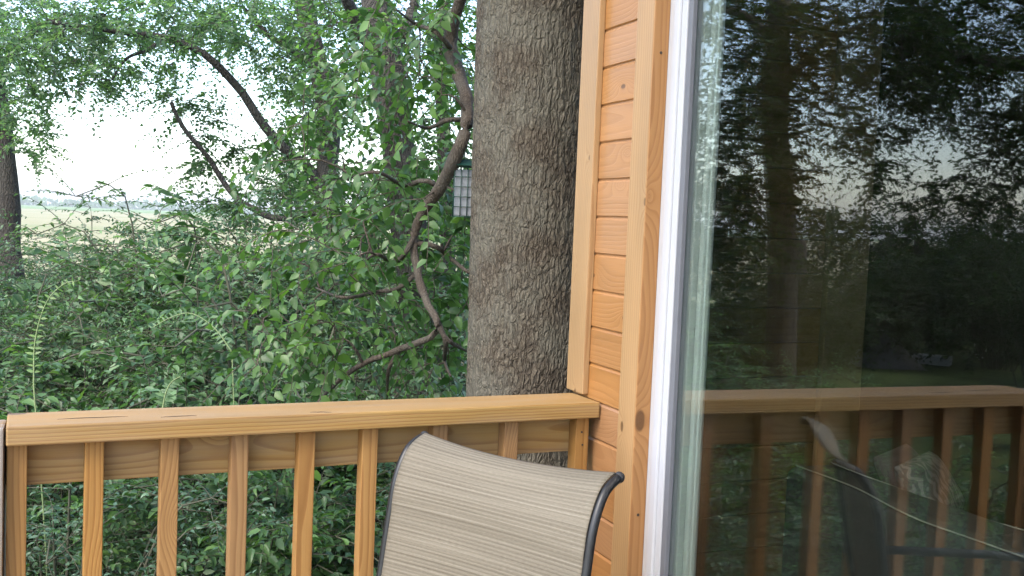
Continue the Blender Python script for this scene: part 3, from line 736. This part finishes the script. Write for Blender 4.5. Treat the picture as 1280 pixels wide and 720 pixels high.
px_tree('shaggy_tree', 'dark shaggy barked tree leaning behind the crooked limb', [(462, -60), (468, 0), (480, 60), (489, 120), (497, 180), (506, 250), (515, 320), (520, 400)], [32, 34, 44, 44, 42, 46, 46, 48], 7.6,
        [(7.6, 7.2, 22, 10, [(478, 70), (452, 48), (436, 10), (425, -40)]), (7.6, 7.8, 20, 9, [(482, 70), (505, 40), (520, 0), (532, -40)])],
        [blob(30, 480, 10, 100, 40, 7.4, .8), blob(26, 430, 150, 60, 60, 7.4, .6), blob(26, 560, 90, 60, 60, 7.6, .7), blob(24, 440, 260, 60, 50, 7.3, .5), blob(22, 560, 200, 50, 60, 7.6, .6), blob(20, 560, 300, 50, 60, 7.6, .6), blob(18, 470, 330, 70, 40, 7.2, .4)],
        .075, 'leaf_tree', nleaf=9, twig=.38)
px_tree('edge_tree', 'grey trunked tree standing at the open edge of the field', [(-10, 60), (-3, 120), (5, 190), (10, 250), (11, 320), (12, 360)], [20, 22, 26, 28, 30, 34], 12.0,
        [(12, 11, 10, 4, [(-10, 100), (20, 60), (70, 20)])],
        [blob(44, 0, 25, 80, 50, 12.6, .8), blob(16, 0, 120, 40, 50, 12.4, .6), blob(30, -120, 60, 120, 90, 12, 1), blob(7, 45, 180, 26, 22, 12, .4)], .070, 'leaf_far', nleaf=14, sub=5)
px_tree('slender_tree', 'slender tree half hidden in leaves between two larger trunks', [(560, -60), (556, 0), (552, 100), (556, 200), (560, 320)], [14, 15, 16, 18, 20], 10.5, [],
        [blob(44, 540, 60, 80, 90, 10.4, .9), blob(40, 560, 220, 60, 90, 10.3, .8), blob(40, 420, 80, 70, 90, 10.6, .9), blob(36, 470, 270, 80, 60, 10.2, .8)], .068, 'leaf_tree', nleaf=12, sub=4)

# ------------------------------------------------------------------ thicket shrubs
def shrub_meshes(seed, h, rad, nst, leaf, rich, rows=16):
    tb = Tubes(); fo = Foliage()
    for s in range(nst):
        a = rng.uniform(0, 2 * math.pi); r = rad * math.sqrt(rng.uniform(.02, 1)); hh = h * rng.uniform(.55, 1.0) * (1 - .35 * (r / rad) ** 2)
        b0 = np.array([math.cos(a), math.sin(a), 0]) * r * .25; e = np.array([math.cos(a) * r, math.sin(a) * r, hh]); mid = b0 * .4 + e * .55 + np.array([0, 0, .22 * h])
        p = smooth_path([b0, mid, e, e + np.array([math.cos(a), math.sin(a), -.25]) * rng.uniform(.1, .3)], 12); tb.add(p, np.linspace(.011, .003, 12), 5, False)
        for k in range(rows):
            i = rng.integers(3, 12); d = rng.normal(0, .7, 3); d[2] = abs(d[2]) * .5; d += np.array([math.cos(a), math.sin(a), .1]) * .4
            q, B, D, N, L = spray(p[i], d, rng.uniform(.18, .46), 12, leaf, .3)
            tb.add(q, np.linspace(.0028, .001, len(q)), 3, False); fo.add(B, D, N, L)
    return tb.mesh('stems'), fo.mesh('foliage', .5, rich)
kinds = []
for s, (h, rd, ns, lf, mt, rich, rows) in enumerate(((1.55, .75, 32, .038, 'leaf_shrub2', True, 26), (1.9, .95, 44, .043, 'leaf_shrub', False, 28), (2.25, 1.05, 44, .055, 'leaf_shrub2', False, 22), (1.7, .8, 26, .080, 'leaf_tree', True, 15), (1.5, .7, 30, .050, 'leaf_shrub', True, 19))):
    a, b_ = shrub_meshes(s, h, rd, ns, lf, rich, rows); a.materials.append(M['stem']); b_.materials.append(M[mt]); kinds.append((a, b_, h))
a, b_ = shrub_meshes(9, 1.9, 1.0, 34, .06, False, 20); a.materials.append(M['stem']); b_.materials.append(M['leaf_silhouette']); kinds.append((a, b_, 1.9))  # yard shrub copy, silhouette shade painted into its leaves
SL = ['low shrub of small blue green leaves in the thicket just behind the railing', 'rounded green shrub with arching stems in the thicket', 'tall blue green shrub in the thicket toward the field', 'broad leaved green shrub in the thicket', 'fresh green shrub growing close to the railing']
def shrub(kind, x, y, sc=1.0, group='shrubs of the thicket beyond the railing', label=None):
    a, b_, h = kinds[kind]
    root = empty('shrub', (x, y, GZ), label or SL[kind], 'shrub', group, rz=rng.uniform(0, 6.28)); root.scale = (sc * rng.uniform(.9, 1.1), sc * rng.uniform(.9, 1.1), sc)
    link('stems', a, None, root); link('foliage', b_, None, root)
def top_at(y):   # height of the thicket against distance
    return np.interp(y, [.8, 1.6, 2.8, 4.5, 6.5, 9.5, 14], [.30, .50, .72, .92, 1.16, 1.42, 1.35])
rows = [(1.25, 1.0, (0, 4)), (2.1, 1.05, (0, 4, 3)), (3.1, 1.1, (3, 1, 0)), (4.3, 1.15, (1, 3)), (5.7, 1.3, (1, 2)), (7.3, 1.4, (2, 1)), (9.2, 1.5, (2, 1)), (11.5, 1.7, (2, 1))]
for (yr, stp, ks) in rows:
    xa = -1.14 - .11 * (yr + 2.2) - 1.3; xb = -1.14 + .42 * (yr + 2.2) + .9
    x = xa + rng.uniform(0, .4)
    while x < xb:
        k = int(rng.choice(ks)); yy_ = yr + rng.uniform(-.35, .35); h = kinds[k][2]
        if not ((x - tc_[0]) ** 2 + (yy_ - tc_[1]) ** 2 < .55 ** 2 or (x > -.2 and yy_ < .9)):
            shrub(k, x, yy_, (top_at(yy_) - GZ) / h * rng.uniform(.88, 1.08))
        x += stp * rng.uniform(.65, 1.0)
# saplings poking above the bank
for (px, py, dep, k, s_, tl) in ((215, 250, 8.5, 1, 1.37, 'small leaved shrub rising above the thicket in front of the open field'), (290, 262, 8.0, 3, 1.45, 'large leaved shrub rising above the thicket below the arched limb'),
                                 (180, 262, 7.0, 1, 1.19, 'lower small leaved shrub in front of the one rising against the open field'), (350, 300, 6.0, 4, 1.55, 'bushy fresh green shrub below the foot of the arched limb'), (60, 300, 10.5, 4, 1.25, 'fresh green shrub beside the grey trunk at the edge of the field'),
                                 (255, 262, 9.0, 2, 1.09, 'tall blue green shrub under the bare forked branch'), (320, 262, 9.4, 1, 1.36, 'small leaved tall shrub under the lowest limb of the arching tree'), (385, 262, 8.6, 2, 1.2, 'tall blue green shrub at the foot of the arching tree'), (130, 268, 9.8, 1, 1.19, 'small leaved shrub half hiding the pale field')):
    p = at(px, py, dep); shrub(k, p[0], p[1], s_, label=tl)
# long arching shoots with paired leaflets
for (pp, dep, lab) in (([(42, 480), (44, 425), (58, 378), (80, 355), (98, 351)], 3.9, 'bright green arching shoot with pale stem curling over the thicket'),
                       ([(203, 512), (207, 492), (214, 478), (226, 470)], 3.5, 'short pale shoot rising just behind the cap rail'),
                       ([(290, 440), (268, 410), (240, 392), (215, 396), (190, 410)], 4.6, 'drooping leafy shoot bending left over the thicket')):
    q = smooth_path([at(x, y, dep) for x, y in pp], 22); foot = np.array([q[0][0] + .05, q[0][1] + .1, GZ])
    root = empty('wild_shoot', foot, lab, 'plant', 'long shoots in the thicket')
    q = np.concatenate([smooth_path([foot, (foot + q[0]) / 2 + np.array([.03, .03, 0]), q[0]], 8)[:-1], q]) - foot
    tb = Tubes(); tb.add(q, np.linspace(.0038, .0012, len(q)), 7); link('stem', tb.mesh(), 'stem_pale', root)
    for k in range(9, len(q)):
        tn = q[k] - q[k - 1]; tn /= np.linalg.norm(tn); sd_ = np.cross(tn, _f); sd_ /= np.linalg.norm(sd_)
        for s in (-1, 1): place_leaf(q[k], sd_ * s + tn * .35 - np.array([0, 0, .2]) + rng.normal(0, .15, 3), np.array([-_f[0], -_f[1], .8]) + rng.normal(0, .3, 3), .030 * rng.uniform(.7, 1.2) * (1 - .4 * (k / len(q)) ** 4), root, leaf_slim if 'bright' in lab else leaf_slim2)
# far tree line and hedge at the end of the fields
def far_wood(name, y, x0, x1, n, h, mat, lab):
    V = []; X = rng.uniform(x0, x1, n); 
    B = np.stack([X, y + rng.uniform(-12, 12, n), GZ + h * rng.uniform(.05, 1, n) * (.6 + .4 * np.sin(X * .013) * np.sin(X * .041))], 1)
    Vv, T = leaves_np(B, rvec(n), rvec(n), rng.uniform(2, 5, n), .9); o = link(name, mesh_np(name, Vv, None, T), mat); tag(o, lab, 'woodland', kind='stuff')
far_wood('far_wood', 900, -700, 900, 9000, 7, 'leaf_far', 'hazy strip of far woodland along the horizon')

# ------------------------------------------------------------------ the yard seen mirrored in the door glass
def mat_px(x, y, d): return mir(at(x, y, d))
def mblob(n, cx, cy, rx, ry, depth, dd): return mir(blob(n, cx, cy, rx, ry, depth, dd))
def m_tree(name, label, trunk_px, widths, depth, limbs, clusters, leaf, leafmat, nleaf=12, twig=.5, sub=3, group=None):
    pts = np.array([mat_px(x, y, depth) for x, y in trunk_px]); foot = ground_foot(pts[-1]); root = empty(name, foot, label, 'tree', group)
    pts = np.concatenate([[foot], pts[::-1]]) - foot; ws = np.array([widths[-1] * 1.2] + list(widths[::-1])) / 2 * depth / F
    sp = smooth_path(pts, 30); rr_ = np.interp(np.linspace(0, 1, 30), np.linspace(0, 1, len(ws)), ws)
    tr = Tubes(); tr.add(sp, rr_, 12); link('trunk', tr.mesh(), 'bark_far', root); skel = [(sp[k], rr_[k]) for k in range(10, 30)]
    lt_ = Tubes()
    for dep0, dep1, w0, w1, px in limbs:
        q = smooth_path(np.array([mat_px(x, y, dep0 + (dep1 - dep0) * k / (len(px) - 1)) for k, (x, y) in enumerate(px)]) - foot, 20); r_ = np.linspace(w0, w1, 20) / 2 * depth / F
        lt_.add(q, r_, 8); skel += [(q[k], r_[k]) for k in range(2, 20)]
    fo = Foliage(); grow(skel, np.concatenate(clusters) - foot, lt_, fo, leaf, nleaf=nleaf + 3, twig=twig, sub=sub + 2, droop=.35)
    link('branches', lt_.mesh(), 'bark_far', root); link('crown', fo.mesh('crown', .5), leafmat, root)
YG = 'yard trees mirrored in the door glass'
m_tree('yard_tree', 'dark leafy tree mirrored at the jamb side of the door glass', [(975, -80), (972, 40), (968, 150), (975, 250), (978, 380)], [30, 32, 34, 36, 40], 10.5,
       [(10.5, 9.6, 16, 6, [(972, 60), (930, 20), (890, 10)]), (10.5, 10, 14, 5, [(970, 120), (1020, 60), (1080, 30)])],
       [mblob(60, 930, 60, 90, 80, 10.2, 1.2), mblob(60, 1060, 40, 120, 60, 10.4, 1.2), mblob(34, 910, 190, 50, 80, 10, .9), mblob(34, 915, 290, 60, 50, 10, .9), mblob(18, 1030, 120, 60, 40, 10.4, .8), mblob(9, 1075, 200, 26, 50, 10.4, .6), mblob(8, 930, 250, 60, 30, 10.2, .5), mblob(16, 985, 190, 22, 60, 10.3, .5)],
       .085, 'leaf_silhouette', nleaf=10)
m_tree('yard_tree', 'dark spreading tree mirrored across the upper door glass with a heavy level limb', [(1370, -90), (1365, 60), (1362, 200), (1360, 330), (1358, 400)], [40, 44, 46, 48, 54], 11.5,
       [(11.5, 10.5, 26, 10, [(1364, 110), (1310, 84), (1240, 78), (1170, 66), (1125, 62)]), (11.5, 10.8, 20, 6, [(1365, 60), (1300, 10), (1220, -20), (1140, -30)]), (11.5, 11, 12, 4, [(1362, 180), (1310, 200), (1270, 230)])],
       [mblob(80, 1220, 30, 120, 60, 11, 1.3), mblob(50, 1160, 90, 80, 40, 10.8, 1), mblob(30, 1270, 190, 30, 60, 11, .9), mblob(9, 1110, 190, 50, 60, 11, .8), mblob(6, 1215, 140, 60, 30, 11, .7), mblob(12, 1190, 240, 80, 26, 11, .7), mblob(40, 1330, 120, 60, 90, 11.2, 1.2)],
       .085, 'leaf_silhouette', nleaf=10)
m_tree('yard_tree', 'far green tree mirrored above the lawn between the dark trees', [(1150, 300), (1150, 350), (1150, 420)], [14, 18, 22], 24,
       [], [mblob(70, 1140, 330, 130, 70, 23.5, 2.5), mblob(50, 1040, 310, 70, 50, 23.5, 2), mblob(40, 1240, 290, 70, 60, 23.5, 2)], .14, 'leaf_silhouette', nleaf=10, twig=.9)
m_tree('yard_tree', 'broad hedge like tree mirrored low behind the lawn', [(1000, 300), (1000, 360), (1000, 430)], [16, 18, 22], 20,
       [], [mblob(70, 960, 370, 90, 70, 19.5, 2), mblob(60, 1080, 400, 90, 45, 20, 2), mblob(60, 1240, 380, 90, 60, 20, 2)], .13, 'leaf_silhouette', nleaf=10, twig=.9)
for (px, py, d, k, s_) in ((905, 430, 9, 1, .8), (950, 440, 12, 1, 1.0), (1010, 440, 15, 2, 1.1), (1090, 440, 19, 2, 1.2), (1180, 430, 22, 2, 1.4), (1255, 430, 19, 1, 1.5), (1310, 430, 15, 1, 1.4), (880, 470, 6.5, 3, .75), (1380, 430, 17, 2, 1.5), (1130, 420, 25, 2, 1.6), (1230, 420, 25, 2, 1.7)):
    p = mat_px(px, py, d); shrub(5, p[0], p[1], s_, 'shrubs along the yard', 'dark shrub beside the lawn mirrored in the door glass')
def on_ground_m(px, py):
    d = at(px, py, 1) - CAM; k = (GZ - CAM[2]) / d[2]; return mir(CAM + k * d), k
p, k = on_ground_m(1163, 455)
s_ = k / F
trough = tag(link('garden_box', board_mesh(47 * s_, .4, 11 * s_, .02), 'slab', None, (p[0], p[1], GZ + 5.5 * s_ + .002), (0, 0, .9)), 'pale low box lying on the lawn mirrored in the door glass', 'box')
p, k = on_ground_m(1225, 450); s_ = k / F
th_ = np.linspace(0, 2 * math.pi, 40); tb = Tubes(); rr_ = 26 * s_
dirx = np.array([RT[0], -RT[1], 0]); dirx[0] = -abs(dirx[0]); 
tb.add(np.stack([np.cos(th_) * rr_, np.zeros(40), rr_ + np.sin(th_) * rr_], 1), .012, 6, False)
tag(link('hoop', tb.mesh(), 'hoop', None, (p[0], p[1], GZ + .012), (0, 0, -.45)), 'thin pale hoop standing by the dark shrubs mirrored in the door glass', 'hoop')
p, k = on_ground_m(1108, 458); s_ = k / F
bm = bmesh.new(); bmesh.ops.create_grid(bm, x_segments=24, y_segments=16, size=1)
for v in bm.verts:
    x, y_ = v.co.x, v.co.y; hgt = max(0, 1 - abs(x) ** 3) * max(0, 1 - abs(y_) ** 3); v.co = Vector((x * .6, y_ * .4, .0 + .62 * hgt * (.75 + .35 * math.sin(x * 2.2 + .6)) + .02 * math.sin(13 * x) * hgt + .004))
me = bpy.data.meshes.new('cover'); bm.to_mesh(me); bm.free()
for pl in me.polygons: pl.use_smooth = True
tag(link('covered_heap', me, 'tarp', None, (p[0], p[1], GZ), (0, 0, .4)), 'dark humped cover on the lawn mirrored beside the pale box', 'cover')

# ------------------------------------------------------------------ inside the room, dim behind the glass
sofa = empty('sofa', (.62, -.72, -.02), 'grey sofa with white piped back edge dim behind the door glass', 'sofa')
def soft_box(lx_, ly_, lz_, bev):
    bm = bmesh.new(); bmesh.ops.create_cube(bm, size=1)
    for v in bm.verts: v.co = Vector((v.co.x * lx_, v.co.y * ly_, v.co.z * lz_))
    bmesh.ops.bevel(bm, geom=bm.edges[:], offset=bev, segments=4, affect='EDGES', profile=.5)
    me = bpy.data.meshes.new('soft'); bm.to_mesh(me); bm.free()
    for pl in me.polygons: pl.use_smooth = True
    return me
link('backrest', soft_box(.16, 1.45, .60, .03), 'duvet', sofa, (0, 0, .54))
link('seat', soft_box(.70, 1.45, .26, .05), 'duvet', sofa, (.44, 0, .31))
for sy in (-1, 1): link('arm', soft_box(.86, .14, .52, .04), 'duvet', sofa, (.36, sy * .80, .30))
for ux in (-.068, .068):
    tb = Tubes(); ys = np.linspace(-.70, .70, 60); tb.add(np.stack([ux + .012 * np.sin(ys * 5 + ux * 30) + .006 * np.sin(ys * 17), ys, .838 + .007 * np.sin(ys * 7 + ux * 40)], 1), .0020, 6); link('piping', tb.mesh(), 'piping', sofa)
def cushion(name, lx_, ly_, lz_, mat):
    bm = bmesh.new(); bmesh.ops.create_cube(bm, size=1); bmesh.ops.subdivide_edges(bm, edges=bm.edges[:], cuts=8, use_grid_fill=True)
    for v in bm.verts:
        x, y_, z = v.co * 2; e = (1 - abs(x) ** 4) * (1 - abs(y_) ** 4); v.co = Vector((x * lx_ / 2, y_ * ly_ / 2, z * lz_ / 2 * (.15 + .85 * e ** .5)))
    me = bpy.data.meshes.new(name); bm.to_mesh(me); bm.free()
    for pl in me.polygons: pl.use_smooth = True
    return me
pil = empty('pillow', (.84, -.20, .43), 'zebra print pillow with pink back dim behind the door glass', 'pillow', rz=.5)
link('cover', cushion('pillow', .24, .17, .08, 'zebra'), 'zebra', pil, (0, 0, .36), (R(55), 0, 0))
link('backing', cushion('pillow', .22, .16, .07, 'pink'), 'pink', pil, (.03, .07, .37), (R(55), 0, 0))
print('objects', len(bpy.data.objects), 'tris', sum(len(x.polygons) for x in bpy.data.meshes))

# ------------------------------------------------------------------ air
hz = bpy.data.meshes.new('haze'); bm = bmesh.new(); bmesh.ops.create_cube(bm, size=1)
for v in bm.verts: v.co = Vector((v.co.x * 6400, v.co.y * 6400, GZ - 1 + (v.co.z + .5) * 30))
bm.to_mesh(hz); bm.free()
mt = bpy.data.materials.new('haze'); mt.use_nodes = True; t = mt.node_tree; t.nodes.clear()
vo = t.nodes.new('ShaderNodeVolumePrincipled'); vo.inputs['Color'].default_value = (1, .98, .96, 1); vo.inputs['Density'].default_value = .0006; vo.inputs['Anisotropy'].default_value = .2
ou = t.nodes.new('ShaderNodeOutputMaterial'); t.links.new(vo.outputs[0], ou.inputs['Volume'])
hz.materials.append(mt); tag(link('haze', hz), 'thin pale summer haze over the fields', 'haze', kind='stuff')
